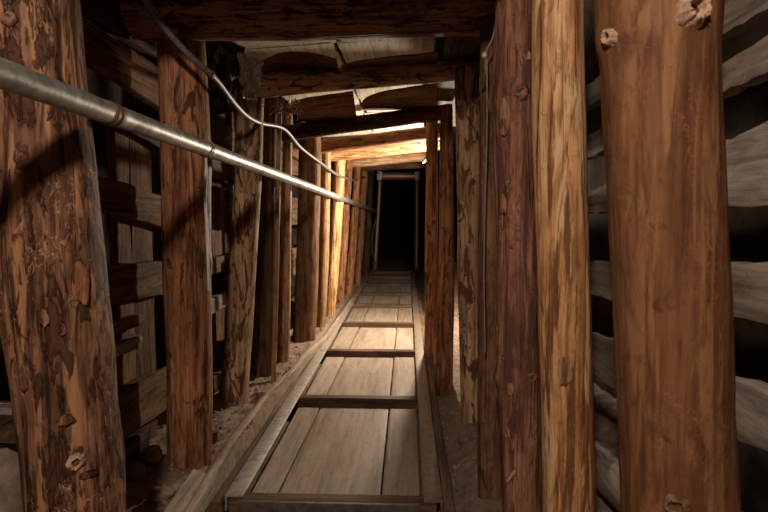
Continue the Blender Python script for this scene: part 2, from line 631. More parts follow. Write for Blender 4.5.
post('L12', 7.6, [(172, 368, 374), (240, 364, 371), (287, 361, 368)],
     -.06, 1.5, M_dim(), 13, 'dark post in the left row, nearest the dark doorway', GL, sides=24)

# right row
post('R1', .88, [(-20, 595, 716), (0, 596, 716), (40, 600, 715), (60, 603, 715), (130, 606, 716), (256, 611, 719), (400, 619, 727), (512, 626, 735), (600, 630, 740)],
     -.10, 1.30, M_smooth(), 21, 'thickest smooth brown post with a big knot near its top, at the far right', GR, step=.010, sides=60, lump=.03, bulges=[(697, 12, .05, .01), (608, 40, .035, .008)])
post('R3', 1.20, [(-20, 533, 583), (0, 533, 583), (130, 533, 586), (256, 536, 588), (400, 540, 592), (512, 543, 595), (600, 545, 597)],
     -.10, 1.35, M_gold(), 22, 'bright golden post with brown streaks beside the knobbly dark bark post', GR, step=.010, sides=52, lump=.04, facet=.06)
post('R2', 1.36, [(-20, 495, 537), (0, 496, 537), (95, 490, 537), (135, 493, 537), (256, 497, 539), (376, 496, 540), (440, 501, 541), (512, 503, 543), (560, 503, 544)],
     -.10, 1.50, M_bark(), 23, 'knobbly dark bark post with a cut branch scar on its left side', GR, step=.010, sides=52, lump=.06, bulges=[(494, 105, .035, .010), (499, 378, .03, .010)])
post('R4', 1.62, [(40, 480, 503), (250, 479, 502), (400, 478, 503), (495, 478, 504)],
     -.08, 1.385, M_board('Z'), 24, 'dark post half hidden behind the knobbly dark bark post, with a thin string beside it', GR, step=.012)
post('R5', 2.22, [(82, 455, 480), (200, 457, 480), (256, 457, 479), (330, 459, 480), (418, 461, 482)],
     -.06, 1.40, M_patch(), 25, 'brown post mottled with long dark bark patches in the right row', GR)
post('R6', 2.72, [(122, 440, 453), (230, 439, 454), (300, 437, 454), (385, 435, 453)],
     -.05, 1.36, M_red(), 26, 'narrow brown post between the mottled post and the post with a glowing edge', GR, sides=32)
post('R8', 4.75, [(140, 428, 438), (240, 427, 437), (330, 426, 436)],
     -.06, 1.40, M_red(), 28, 'post behind the one with the glowing left edge, right of the passage', GR, sides=28)
post('R7', 3.28, [(140, 426, 438), (240, 425, 438), (357, 424, 437)],
     -.05, 1.40, M_red(), 27, 'post with a glowing lit left edge right of the dark passage', GR, sides=32)

# knots and scars
knot_on('R1', 692, 11, 16, MAT_KNOTP, 1, depth=.75, label='large broken knot with pale splintered rim')
knot_on('R1', 611, 38, 9, MAT_KNOTP, 2, depth=.7, label='smaller pale knot')
knot_on('R1', 676, 506, 13, MAT_KNOT, 3, depth=.5, label='dark knot near the foot')
knot_on('R1', 690, 175, 4, MAT_KNOTP, 31, depth=.3)
knot_on('R1', 657, 219, 4, MAT_KNOTP, 32, depth=.3)
knot_on('R2', 522, 92, 7, MAT_KNOT, 5, depth=.3)
knot_on('R2', 532, 377, 6, MAT_KNOT, 6, depth=.3)
knot_on('L1', 76, 462, 9, MAT_KNOTP, 10, depth=.5, label='splintered knot with pale chips')
knot_on('L1', 73, 303, 6, MAT_KNOT, 11, depth=.3)
knot_on('L1', 8, 18, 7, MAT_KNOT, 13, depth=.4)
knot_on('L2', 180, 256, 4, MAT_KNOT, 14, depth=.25)


def hit(key, px, py, k=1.0):
    """where the view line through a picture position meets the trunk"""
    o, Y, sp = POSTS[key]
    d = ray(px, py)
    q = P(px, py, Y)
    for i in range(len(sp) - 1):
        if sp[i][0].z <= q.z <= sp[i + 1][0].z or i == len(sp) - 2:
            u = (q.z - sp[i][0].z) / (sp[i + 1][0].z - sp[i][0].z)
            c = sp[i][0].lerp(sp[i + 1][0], u)
            r = (sp[i][1] * (1 - u) + sp[i + 1][1] * u) * k
            break
    dd = V((d.x, d.y, 0))
    oc = V((CAM.x - c.x, CAM.y - c.y, 0))
    A, B, C = dd.dot(dd), 2 * oc.dot(dd), oc.dot(oc) - r * r
    t = (-B - math.sqrt(max(0, B * B - 4 * A * C))) / (2 * A)
    h = CAM + d * t
    return h, c, r


def flake(key, px, py, w, h, seed, mat, name='bark_flake', lift=.006):
    """a ragged scrap of bark lying on the trunk with its rim curled up; w, h in metres"""
    o, Y, sp = POSTS[key]
    p, c, r = hit(key, px, py, 1.015)
    a0 = math.atan2(p.y - c.y, p.x - c.x)
    NR, NA = 7, 26
    rings = []
    for (qq, lf) in ((1.0, -.004), (1.0, lift), (.8, lift * .55), (.5, .0025), (.2, .003)):
        ring = []
        for j in range(NA):
            t = 2 * math.pi * j / NA
            k = qq * (1 + .35 * nz(math.cos(t) * 1.5 + seed, math.sin(t) * 1.5, seed * .3) + .22 * nz(math.cos(t) * 4, math.sin(t) * 4 + seed, 1))
            da = w * .5 * k * math.cos(t) / r
            dz = h * .5 * k * math.sin(t)
            rr = r + lf * (1 + .8 * nz(math.cos(t) * 2, math.sin(t) * 2, seed + qq)) + .0015 * nz(da * 60, dz * 90, seed)
            ring.append(V((c.x + math.cos(a0 + da) * rr, c.y + math.sin(a0 + da) * rr, p.z + dz)))
        rings.append(ring)
    vs, fs = rings_mesh(rings)
    return obj(name, vs, fs, mat, o, p)


for i, (px, py, w, h) in enumerate([(24, 378, .012, .045), (66, 420, .026, .016), (88, 474, .028, .012), (44, 318, .012, .03), (62, 330, .012, .02)]):
    flake('L1', px, py, w, h, 40 + i, M_rough('Z'), lift=.004)
o = flake('L1', 81, 285, .026, .075, 61, M_red('Z'), 'branch_scar', .002)
o['label'] = 'pale scar where bark came off'
for i, (px, py, w, h) in enumerate([(497, 335, .012, .05), (521, 320, .012, .03), (515, 60, .014, .08), (530, 455, .01, .05), (512, 445, .014, .03), (505, 200, .012, .06)]):
    flake('R2', px, py, w, h, 70 + i, M_red('Z'), 'bark_flake', .003)
for px, py, w, h, q, lb in [(504, 118, .026, .085, 81, 'long oval cut branch scar'), (511, 231, .022, .075, 82, 'pale oval scar'), (510, 388, .02, .03, 83, None)]:
    o = flake('R2', px, py, w, h, q, M_scar('Z'), 'branch_scar', .002)
    if lb:
        o['label'] = lb
o = flake('R3', 565, 371, .026, .06, 84, M_scar('Z'), 'branch_scar', .003)
o['label'] = 'orange oval scar'

# ------------------------------------------------------------------ ceiling beams
GB = 'cross beams under the ceiling boards'


def beam(Y, l, r, mat, seed, label, step=.016, sides=36, lump=.06):
    (lx, lt, lb), (rx, rt, rb) = l, r
    a = (P(lx, lt, Y) + P(lx, lb, Y)) / 2
    b = (P(rx, rt, Y) + P(rx, rb, Y)) / 2
    ra = (P(lx, lt, Y) - P(lx, lb, Y)).length / 2
    rb_ = (P(rx, rt, Y) - P(rx, rb, Y)).length / 2
    m = a.lerp(b, .5)
    o = log_mesh('ceiling_beam', [(a, ra), (m, (ra + rb_) / 2), (b, rb_)], seed, mat, step, sides, lump, .04, 'X')
    return tag(o, label, 'beam', GB)


o = log_mesh('ceiling_beam', [(V((-.80, 1.06, 1.41)), .066), (V((-.2, 1.07, 1.415)), .068), (V((.46, 1.10, 1.41)), .064)], 50, M_dim('X'), .02, 32, .05, .04, 'X')
tag(o, 'dark cross beam from the thick left post to the bright golden post, just above view', 'beam', GB)
beam(1.66, (128, -18, 41), (516, -14, 34), M_rough('X'), 51, 'thick dark beam across the top of the picture, nearest of all cross beams', step=.012, sides=44)
beam(2.28, (243, 73, 99), (496, 58, 77), M_patch('X'), 52, 'brown beam in front of the pale ceiling boards, second cross beam from the top')
beam(2.95, (282, 126, 142), (452, 103, 119), M_dim('X'), 53, 'dark beam sagging to the left, third cross beam from the top')
beam(3.62, (306, 142, 155), (446, 124, 139), M_red('X'), 54, 'beam with a lit underside, fourth cross beam from the top')
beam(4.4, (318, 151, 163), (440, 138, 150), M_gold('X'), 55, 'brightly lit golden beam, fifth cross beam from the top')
beam(5.2, (336, 160, 169), (434, 151, 160), M_tan('X'), 56, 'lit tan beam behind the golden beam, sixth cross beam from the top')
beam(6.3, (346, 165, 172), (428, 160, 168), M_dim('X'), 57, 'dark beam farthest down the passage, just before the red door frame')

# ------------------------------------------------------------------ ceiling boards
GCB = 'boards laid over the ceiling beams'
bays = [(1.58, 2.26, 'nearest bay'), (2.24, 2.96, 'second bay'), (2.94, 3.64, 'third bay'), (3.62, 4.42, 'fourth bay'), (4.40, 5.25, 'fifth bay'), (5.22, 6.35, 'sixth bay')]
for i, (y0, y1, nm) in enumerate(bays):
    zt = lambda x, y: 1.517 + .055 * (x + .25) - .028 * max(0, y - 1.9) * .4
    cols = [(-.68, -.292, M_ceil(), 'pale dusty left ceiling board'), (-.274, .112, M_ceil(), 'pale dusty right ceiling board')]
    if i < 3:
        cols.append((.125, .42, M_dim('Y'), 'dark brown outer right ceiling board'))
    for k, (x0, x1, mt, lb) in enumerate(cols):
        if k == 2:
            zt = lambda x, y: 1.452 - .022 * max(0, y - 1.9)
        dz = .006 * nz(i * 3.3, k * 7.1, 5) - .002 * k
        yy0, yy1 = y0 + .01, y1 - .004
        sk = .03 * (yy1 - yy0)
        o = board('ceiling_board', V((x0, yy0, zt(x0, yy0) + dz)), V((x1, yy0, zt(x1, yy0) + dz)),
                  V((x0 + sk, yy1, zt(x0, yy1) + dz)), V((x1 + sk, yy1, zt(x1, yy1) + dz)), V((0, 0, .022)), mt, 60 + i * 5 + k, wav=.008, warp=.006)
        tag(o, '%s in the %s of the roof' % (lb, nm), 'board', GCB)

# planks added to imitate the wavy shadows of the beams on the boards
GP = 'added planks imitating beam shadows on the ceiling boards'


def shadow_edge(near, Yn, Yf, zf, seed, label):
    pts = [P(px, py, Yn + dy) for (px, py, dy) in near]
    rings = []
    cp = catmull(pts, 8)
    for i, p in enumerate(cp):
        q = V((p.x, p.y + .010 * nz(p.x * 14, seed, 0) + .004 * nz(p.x * 50, seed, 3), p.z))
        e = V((p.x * 1.03, Yf, zf))
        rings.append([q + V((0, 0, .006)), q + V((0, -.002, .003)), q, q.lerp(e, .4), e, e + V((0, 0, .014)), q.lerp(e, .12) + V((0, 0, .010))])
    vs, fs = rings_mesh(rings)
    o = obj('shadow_plank', vs, fs, M_board('X'), None, sum(pts, V()) / len(pts))
    smooth_sharp(o, .8)
    return tag(o, label, 'plank', GP)


shadow_edge([(258, 64, 0), (270, 58, 0), (286, 54, 0), (303, 53, 0), (320, 56, 0), (336, 60, 0)], 2.14, 2.30, 1.400, 31, 'added wavy plank imitating beam shadow over the left half of the brown second beam')
shadow_edge([(341, 67, .05), (356, 63, .02), (380, 59, 0), (408, 56, 0), (438, 53, 0)], 2.14, 2.30, 1.425, 32, 'added wavy plank imitating beam shadow over the right half of the brown second beam')
shadow_edge([(292, 103, 0), (306, 99, 0), (325, 96, 0), (353, 92, 0)], 2.66, 2.96, 1.325, 33, 'added wavy plank imitating beam shadow over the left half of the sagging third beam')
shadow_edge([(361, 105, .08), (367, 98, .02), (385, 92, 0), (410, 88, 0), (438, 84, 0)], 2.66, 2.96, 1.385, 34, 'added wavy plank imitating beam shadow over the right half of the sagging third beam')

# ------------------------------------------------------------------ track: ties, floor boards, rails
ties_py = [501, 398.5, 351, 323, 304.5, 293, 284, 276.5, 271.5]
tieY = [G(340, p, .012).y for p in ties_py]
nth = ['nearest', 'second', 'third', 'fourth', 'fifth', 'sixth', 'seventh', 'eighth', 'ninth', 'tenth']
rails = [(G(239, 496), G(373, 268)), (G(432, 500), G(412, 268))]


def railx(side, y):
    a, b = rails[side]
    return a.x + (b.x - a.x) * (y - a.y) / (b.y - a.y)


for i, y in enumerate(tieY):
    xl, xr = railx(0, y) - .01, railx(1, y) + .01
    o = box_board('cross_tie', xl, xr, y - .024, y + .028, -.06, .020, M_tie(), 80 + i, along='X', wav=.002, warp=.002, soft=.08)
    tag(o, '%s dark wooden cross tie between the rails, counted from the camera' % nth[i] if i else 'nearest dark cross tie with a worn metal edge strip, at the bottom of the picture', 'railway tie', 'cross ties between the rails')
    if i == 0:
        st = box_board('edge_strip', xl + .03, xr - .05, y - .034, y - .0235, -.022, .022, plain('dark_edge_steel', (.12, .095, .078), .5, .3, .3, 40, .2, .5, (.20, .16, .13)), 99, along='X', wav=.001, warp=.001, parent=o, soft=.1)
        st['label'] = 'worn dark metal strip along the front edge'
# board seams run down the whole track
s1 = (G(275, 496), G(345, 355))
s2 = (G(380, 503), G(394, 355))


def seam(s, y):
    a, b = s
    t = (y - a.y) / (b.y - a.y)
    return a.x + (b.x - a.x) * t


for i in range(len(tieY) - 1):
    y0, y1 = tieY[i] + .030, tieY[i + 1] - .062
    ed = [lambda y: railx(0, y) + .022, lambda y: seam(s1, min(y, 5)) , lambda y: seam(s2, min(y, 5)), lambda y: railx(1, y) - .030]
    for k in range(3):
        g = .0035
        z = -.010 + .004 * nz(i * 2.7, k * 5.3, 1)
        o = board('floor_board', V((ed[k](y0) + g, y0, z)), V((ed[k + 1](y0) - g, y0, z)), V((ed[k](y1) + g, y1, z)), V((ed[k + 1](y1) - g, y1, z)),
                  V((0, 0, -.028)), M_floor(), 100 + i * 3 + k, wav=.0015, warp=.002, soft=.08)
        tag(o, '%s floor board between the %s and %s cross ties from the camera' % (('left', 'middle wide', 'right')[k], nth[i], nth[i + 1]), 'floor board', 'floor boards between the rails')


def rail(side, name, label, mat, prof, y0, y1, mir):
    rings = []
    n = 90
    for i in range(n + 1):
        y = y0 + (y1 - y0) * i / n
        x = railx(side, y) + .004 * nz(y * 1.1, side * 5, 2)
        rings.append([V((x + mir * px, y, pz)) for (px, pz) in prof])
    vs, fs = rings_mesh(rings)
    o = obj(name, vs, fs, mat, None, V((railx(side, y0), y0, 0)))
    b = o.modifiers.new('bv', 'BEVEL')
    b.width = .002
    b.segments = 2
    smooth_sharp(o, .6)
    return tag(o, label, 'rail', 'rails of the narrow track')


angle = [(-.027, -.02), (-.027, .029), (.026, .026), (.026, .020), (-.020, .022), (-.021, -.02)]
rail(0, 'rail', 'broad bright steel rail along the left side of the floor boards', MAT_RAIL, angle, tieY[0] - .01, tieY[-1] + .4, 1)
rail(1, 'rail', 'dusty brown rail along the right side of the floor boards', MAT_RAILD, angle, tieY[0] - .02, tieY[-1] + .4, -1)
# timbers that carry the rails
for side, mir, lb in ((0, -1, 'brown stringer timber against the outer side of the left rail'), (1, 1, 'brown stringer timber against the outer side of the right rail')):
    ya, yb = tieY[0] - .02, tieY[-1] + .2
    xa, xb = railx(side, ya), railx(side, yb)
    o = board('stringer_timber', V((xa + mir * .030, ya, .012)), V((xa + mir * .062, ya, .012)), V((xb + mir * .030, yb, .012)), V((xb + mir * .062, yb, .012)), V((0, 0, -.06)), M_tie('Y'), 130 + side, wav=.004, warp=.004, soft=.12)
    tag(o, lb, 'timber', 'stringer timbers beside the rails')
# curved kerb strip, left
kp = [(176, 520, 10), (188, 511, 10), (214, 467, 9.5), (239, 430, 8.5), (272.5, 387, 7), (292.5, 369, 6), (307.5, 351, 5), (323, 338, 4), (338, 318, 3), (352, 298, 2.4)]
path = []
for (px, py, w) in kp:
    path.append((G(px - w / 2, py, .066), G(px + w / 2, py, .062)))
L0 = catmull([p[0] for p in path], 8)
L1_ = catmull([p[1] for p in path], 8)
rings = []
for i, (a, b) in enumerate(zip(L0, L1_)):
    w = .003 * nz(a.y * 6, 3, 3)
    a = a + V((w, 0, w))
    b = b + V((w * .5, 0, w))
    rings.append([a - V((0, 0, .004)), a.lerp(b, .15), a.lerp(b, .5) + V((0, 0, .002)), a.lerp(b, .85), b - V((0, 0, .004)), b - V((0, 0, .055)), a - V((0, 0, .055))])
vs, fs = rings_mesh(rings)
o = obj('kerb_strip', vs, fs, M_kerb('Y'), None, L0[0].copy())
tag(o, 'long curved pale wooden strip on the dirt left of the bright rail', 'kerb')
smooth_sharp(o, .7)
# half buried planks by the left bottom
o = board('ground_plank', G(150, 530, .07), G(178, 540, .05), G(193, 468, .08), G(208, 474, .06), V((0, 0, -.03)), M_kerb('Y'), 140, wav=.006, warp=.004)
tag(o, 'dusty half buried plank left of the curved wooden strip, at the bottom of the picture', 'plank')

# ------------------------------------------------------------------ left wall boards
GW = 'rough boards behind the left posts'
XW = -.80


def wboard(X, a, b, mat, seed, label, group, t=.03, sign=-1, name='backing_plank', cat='board', **k):
    (ax, at, ab), (bx, bt, bb) = a, b
    A0, A1, B0, B1 = W(ax, at, X), W(ax, ab, X), W(bx, bt, X), W(bx, bb, X)
    o = board(name, A0, A1, B0, B1, V((sign * t, 0, 0)), mat, seed, wav=k.get('wav', .006), warp=k.get('warp', .006))
    return tag(o, label, cat, group)


wboard(XW, (30, -62, -22), (172, 36, 66), M_dim('Y'), 150, 'dark topmost wall board between the two nearest left posts', GW)
wboard(XW, (40, -12, 26), (176, 78, 118), M_board(), 151, 'wide brown wall board sloping down behind the pipe, second from the top', GW)
wboard(XW, (40, 66, 82), (178, 150, 158), M_dim('Y'), 152, 'thin dark batten under the steel pipe, between the two nearest left posts', GW)
wboard(XW, (50, 158, 196), (176, 200, 231), M_board(), 153, 'wall board with a dark stain below the thin batten, between the two nearest left posts', GW)
wboard(XW, (60, 266, 315), (178, 261, 292), M_board(), 154, 'broad wall board with scarred upper edge, at mid height between the two nearest left posts', GW)
wboard(XW, (70, 333, 352), (144, 314, 324), M_board(), 155, 'short narrow board right under the broad scarred wall board', GW)
wboard(XW, (70, 362, 378), (142, 335, 347), M_pale(), 156, 'short pale stick under the short narrow board', GW)
wboard(XW, (80, 408, 466), (178, 364, 404), M_board(), 157, 'large lowest wall board close above the rubble, between the two nearest left posts', GW)
wboard(XW, (80, 480, 520), (150, 425, 450), M_dim('Y'), 158, 'dark lean board half sunk in rubble beside the thick left post', GW)
# standing slats behind them
GS = 'upright slats behind the left wall boards'


def slat(px0, px1, py0, py1, X, mat, seed, label):
    A0, A1 = W(px0, py1, X), W(px1, py1, X)
    A0.z = A1.z = (A0.z + A1.z) / 2
    B0, B1 = A0.copy(), A1.copy()
    B0.z = B1.z = W((px0 + px1) / 2, py0, X).z
    o = board('upright_plank', A0, A1, B0, B1, V((-.025, 0, 0)), mat, seed, wav=.006, warp=.005)
    return tag(o, label, 'slat', GS)


slat(124, 138, 130, 430, -.835, M_board('Z'), 160, 'narrow upright slat left of the brown slat, between the two nearest left posts')
slat(139, 160, 130, 480, -.835, M_board('Z'), 161, 'brown upright slat against the second left post')
slat(212, 229, 160, 420, -.88, M_board('Z'), 162, 'upright slat in the gap behind the patchy tan post')
# bay between second and third posts
GW2 = 'boards in the gap beside the patchy tan post'
wboard(XW, (196, 262, 280), (246, 250, 264), M_board(), 163, 'upper dim board in the gap between the reddish post and the patchy tan post', GW2)
wboard(XW, (196, 305, 322), (246, 284, 297), M_pale(), 164, 'greyish middle board in the gap between the reddish post and the patchy tan post', GW2)
wboard(XW, (196, 392, 410), (246, 352, 366), M_board(), 165, 'lower board in the gap between the reddish post and the patchy tan post', GW2)
wboard(XW, (196, 140, 176), (246, 158, 182), M_dim('Y'), 166, 'dark upper board behind the white lit-edge strip of the reddish post', GW2)
# left of the first post
wboard(-.78, (-70, 396, 440), (34, 404, 446), M_dim('Y'), 167, 'dark greenish board end at the left picture edge behind the thick post', GW)
wboard(-.76, (-60, 400, 414), (10, 403, 416), M_pale(), 168, 'pale chip of board lying on the dark board at the left picture edge', GW)
wboard(-.80, (-70, 280, 340), (34, 276, 322), M_dim('Y'), 169, 'dark board at the left picture edge level with the middle of the thick post', GW)
for k, (yA, yB) in enumerate([(2.45, 4.0), (3.9, 5.6), (5.5, 8.6)]):
    for j, z in enumerate((.22, .55, .88, 1.2)):
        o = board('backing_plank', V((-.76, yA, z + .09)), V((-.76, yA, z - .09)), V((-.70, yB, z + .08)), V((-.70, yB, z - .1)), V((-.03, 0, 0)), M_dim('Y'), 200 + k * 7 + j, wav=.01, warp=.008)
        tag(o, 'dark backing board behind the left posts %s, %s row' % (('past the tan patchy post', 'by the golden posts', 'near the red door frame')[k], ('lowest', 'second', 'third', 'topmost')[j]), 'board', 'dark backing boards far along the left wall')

# ------------------------------------------------------------------ right wall slabs
GRS = 'weathered slabs behind the right posts'
XRW = .55
wboard(XRW, (560, 104, 122), (790, -72, -4), M_pale(), 170, 'grey slab at the top right corner behind the thickest post', GRS, sign=1, wav=.012, warp=.012)
wboard(XRW, (560, 150, 170), (790, 22, 60), M_pale(), 171, 'grey slab second from the top behind the thickest post', GRS, sign=1, wav=.012, warp=.012)
wboard(XRW, (560, 200, 214), (790, 112, 206), M_pale(), 172, 'wide grey slab third from the top, right of the thickest post', GRS, sign=1, wav=.012, warp=.012)
wboard(XRW, (560, 262, 291), (790, 262, 330), M_pale(), 173, 'grey slab at mid height behind the thickest post', GRS, sign=1, wav=.012, warp=.012)
wboard(XRW, (560, 324, 366), (790, 400, 462), M_pale(), 174, 'grey slab with a sharp lower edge, second from the floor behind the thickest post', GRS, sign=1, wav=.01, warp=.01)
a, b = W(570, 440, .56), W(760, 590, .56)
o = log_mesh('lying_log', [(a, .055), (a.lerp(b, .5), .06), (b, .06)], 175, M_pale('Y'), .016, 32, .07, .03, 'Y')
tag(o, 'rounded greyish log lying low between the golden post and the thickest post', 'log', GRS)
for j, (z, y0, y1) in enumerate([(.2, 1.75, 3.6), (.5, 1.7, 3.5), (.8, 1.75, 3.55), (1.1, 1.7, 3.6)]):
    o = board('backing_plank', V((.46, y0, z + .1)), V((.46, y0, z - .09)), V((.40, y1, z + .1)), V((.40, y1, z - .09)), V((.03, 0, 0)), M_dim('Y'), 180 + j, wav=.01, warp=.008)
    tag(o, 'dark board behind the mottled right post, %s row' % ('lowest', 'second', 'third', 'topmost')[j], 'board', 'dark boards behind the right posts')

# ------------------------------------------------------------------ pipe
pa, pb = V((-.522, .715, 0)), V((-.43, 8.62, 0))
pa = P(-6, 71, .705)
pb = P(377, 211.5, 8.55)
pdir = (pb - pa).normalized()
a0 = pa - pdir * .5
PR = .0196


def pipe_pt(px_target):
    lo, hi = 0, 8
    for _ in range(40):
        m = (lo + hi) / 2
        p = pa + pdir * m
        v = RM.transposed() @ (p - CAM)
        x = 384 + F * v.x / -v.z
        if x < px_target:
            lo = m
        else:
            hi = m
    return pa + pdir * lo


n = 260
pts = [a0.lerp(pb, (i / n) ** 1.5) for i in range(n + 1)]
vs, fs = rings_mesh(frame_rings(pts, lambda i: PR, 32))
pipe = obj('steel_pipe', vs, fs, MAT_PIPE, None, a0.copy())
tag(pipe, 'long straight steel pipe running along the left posts to the dark doorway', 'pipe')
c = pipe_pt(113)
vs, fs = rings_mesh(frame_rings([c + pdir * d for d in (-.022, -.02, -.014, -.012, -.004, -.002, .004, .006, .012)], lambda i: PR + (.0004, .0016, .0018, .0006, .0006, .0016, .0014, .0006, .0004)[i], 32))
o = obj('coupling', vs, fs, MAT_RUST, pipe, c)
o['label'] = 'rusty coupling ring'
c = pipe_pt(206)
o = tube('wire_tie', [c + V((math.cos(t) * .022, .004 * math.sin(t * 2), math.sin(t) * .022)) for t in [k * .5 for k in range(14)]], .0016, MAT_GREYWIRE, 3, 6, pipe)

# ------------------------------------------------------------------ conduit
ctl = [(132, -26, 1.36), (144, 0, 1.40), (167, 31, 1.46), (190, 56, 1.52), (206, 70, 1.57), (218, 82, 1.66), (234, 103, 1.85), (247, 116, 2.05), (261, 123, 2.3), (284, 129, 2.65), (300, 147, 3.1), (318, 161, 3.4), (340, 176, 4.2), (357, 180, 5.6), (369, 176, 7.0), (379, 173, 8.45)]
path = catmull([P(*c) for c in ctl], 120)
# even spacing so the ribs are regular
ev = [path[0]]
acc = 0
for i in range(1, len(path)):
    seg = (path[i] - path[i - 1]).length
    while acc + seg >= .003:
        t = (.003 - acc) / seg
        path[i - 1] = path[i - 1].lerp(path[i], t)
        seg = (path[i] - path[i - 1]).length
        acc = 0
        ev.append(path[i - 1].copy())
    acc += seg
vs, fs = rings_mesh(frame_rings(ev, lambda i: (.0086, .0090, .0086, .0082)[i % 4], 12))
cond = obj('flexible_conduit', vs, fs, MAT_CONDUIT, None, ev[0].copy())
tag(cond, 'grey ribbed flexible conduit snaking from the top left along the ceiling above the pipe', 'conduit')
c = P(211, 74, 1.60)
k = min(range(len(ev)), key=lambda i: (ev[i] - c).length)
vs, fs = rings_mesh(frame_rings(ev[k - 4:k + 5], lambda i: .0115 if 1 < i < 7 else .010, 14))
o = obj('clamp', vs, fs, MAT_RUST, cond, ev[k].copy())
o['label'] = 'dark clamp ring'

# thin cables and strings
o = tube('lit_edge_strip', [P(206, 150, 1.645), P(206, 172, 1.64), P(205, 200, 1.64), P(207, 230, 1.645), P(208, 262, 1.63), P(209, 292, 1.65)], .0042, MAT_WHITEWIRE, 6, 8)  # white tube standing in for the lamplit right edge of the reddish post
tag(o, 'thin white strip imitating the lit right edge of the smooth reddish post', 'cable')
o = tube('string', [P(498, -10, 1.49), P(494, 33, 1.49), P(486, 53, 1.5), P(485, 76, 1.52), P(478, 100, 1.7), P(466, 110, 2.1)], .0028, MAT_GREYWIRE, 8, 8)
tag(o, 'thin looping string hanging from the ceiling left of the knobbly dark bark post', 'string')
kn = knot(o, P(484.5, 55, 1.495), V((-.2, -1, 0)), .007, MAT_WHITEWIRE, 70, 'tie_knot', 1, 'white tie knot', .8)
o = tube('string', [P(487, 58, 1.50), P(487, 130, 1.51), P(485, 200, 1.515), P(484, 280, 1.52), P(485, 345, 1.53), P(484, 352, 1.53)], .0022, MAT_GREYWIRE, 8, 8)
tag(o, 'thin straight string hanging down in front of the dark half hidden post', 'string')
o = tube('wire', [P(419, 139, 4.2), P(424, 147, 4.2), P(428, 154, 4.2), P(426, 160, 4.2), P(423, 163, 4.22)], .005, MAT_WHITEWIRE, 6, 8)
tag(o, 'small pale wire end dangling from the golden beam at the right', 'wire')

# tangle of straw on the beam end
rng = random.Random(5)
vs, fs = [], []
for k in range(46):
    c = P(286 + rng.uniform(-11, 12), 107 + rng.uniform(-7, 10), 2.42 + rng.uniform(-.05, .05))
    d = V((rng.uniform(-1, 1), rng.uniform(-1, 1), rng.uniform(-1, .6))).normalized() * rng.uniform(.02, .045)
    e = V((rng.uniform(-1, 1), rng.uniform(-1, 1), rng.uniform(-1, 1))) * .012
    v2, f2 = rings_mesh(frame_rings(catmull([c - d, c + e, c + d], 4), lambda i: .0016, 5))
    b = len(vs)
    vs += v2
    fs += [tuple(q + b for q in f) for f in f2]
o = obj('straw_tangle', vs, fs, plain('dry_straw', (.24, .17, .12), .9, 0, .3, 60, 0), None, P(286, 107, 2.42))
tag(o, 'tangle of dry straw and cobweb hanging under the left end of the brown second beam', 'straw', None, 'stuff')


# crumpled plastic film
def crumple(name, c00, c10, c01, c11, amp, seed, mat, nu=44, nv=44):
    vs = []
    nrm = (c10 - c00).cross(c01 - c00).normalized()
    for j in range(nv + 1):
        for i in range(nu + 1):
            u, v = i / nu, j / nv
            p = c00.lerp(c10, u).lerp(c01.lerp(c11, u), v)
            q = V((u * 3 + seed, v * 3, seed * .7))
            h = noise.noise(q) + .8 * abs(noise.noise(q * 2.1)) + .45 * abs(noise.noise(q * 4.7)) + .2 * noise.noise(q * 10)
            e = .012 * V((noise.noise(q * 2 + V((9, 0, 0))), noise.noise(q * 2 + V((0, 9, 0))), noise.noise(q * 2 + V((0, 0, 9)))))
            vs.append(p + nrm * h * amp + e)
    fs = [(j * (nu + 1) + i, j * (nu + 1) + i + 1, (j + 1) * (nu + 1) + i + 1, (j + 1) * (nu + 1) + i) for j in range(nv) for i in range(nu)]
    o = obj(name, vs, fs, mat, None, c01.copy())
    m = o.modifiers.new('so', 'SOLIDIFY')
    m.thickness = .0015
    return o


o = crumple('plastic_film', P(236, 52, 2.12), P(262, 58, 2.12), P(243, 98, 2.16), P(257, 101, 2.16), .022, 3, MAT_FOIL)
tag(o, 'shiny crumpled plastic film wrapped round the top of the patchy tan post', 'plastic film')
o = crumple('plastic_sheet', P(196, 40, 2.2), P(246, 40, 2.2), P(208, 120, 2.5), P(240, 112, 2.5), .035, 8, MAT_PLASTIC)
tag(o, 'dark folded plastic sheet hanging from the roof behind the ribbed conduit', 'plastic sheet')

# ------------------------------------------------------------------ red door frame at the end
fr = bpy.data.objects.new('door_frame', None)
COL.objects.link(fr)
YD = 8.6
fr.location = (G(397, 272).x, YD, 0)
tag(fr, 'red painted steel frame round the dark opening at the end of the passage', 'door frame')
tl, tr = P(380, 176, YD), P(417, 176, YD)
bl, br = P(375, 270, YD), P(416.5, 270, YD)
tube('lintel', [tl, tl.lerp(tr, .5), tr], .058, MAT_FRAME, 6, 20, fr)
tube('jamb', [tl, P(379, 200, YD), P(376.5, 240, YD), bl], .03, MAT_FRAME, 6, 14, fr)
tube('jamb', [tr, tr.lerp(br, .5), br], .03, MAT_FRAME, 6, 14, fr)
for c, s in ((tl, 1), (tr, -1)):
    v2 = []
    for dx, dz in ((-.04, -.06), (.03, -.06), (.035, .0), (.03, .062), (-.04, .062)):
        v2.append((c + V((s * dx, -.07, dz))))
    v3 = [p + V((0, .012, 0)) for p in v2]
    vs, fs = rings_mesh([v2, v3])
    o = obj('corner_bracket', vs, fs, MAT_BRACKET, fr, c, smooth=False)
    o['label'] = 'white corner bracket'
# slack cable beside the left jamb
o = tube('cable', [P(377, 215, 8.4), P(373, 232, 8.3), P(372, 250, 8.2), P(375, 262, 8.1), P(373, 271, 8.0)], .012, MAT_CONDUIT, 6, 8)
tag(o, 'grey cable drooping from the pipe end beside the left side of the red frame', 'cable')

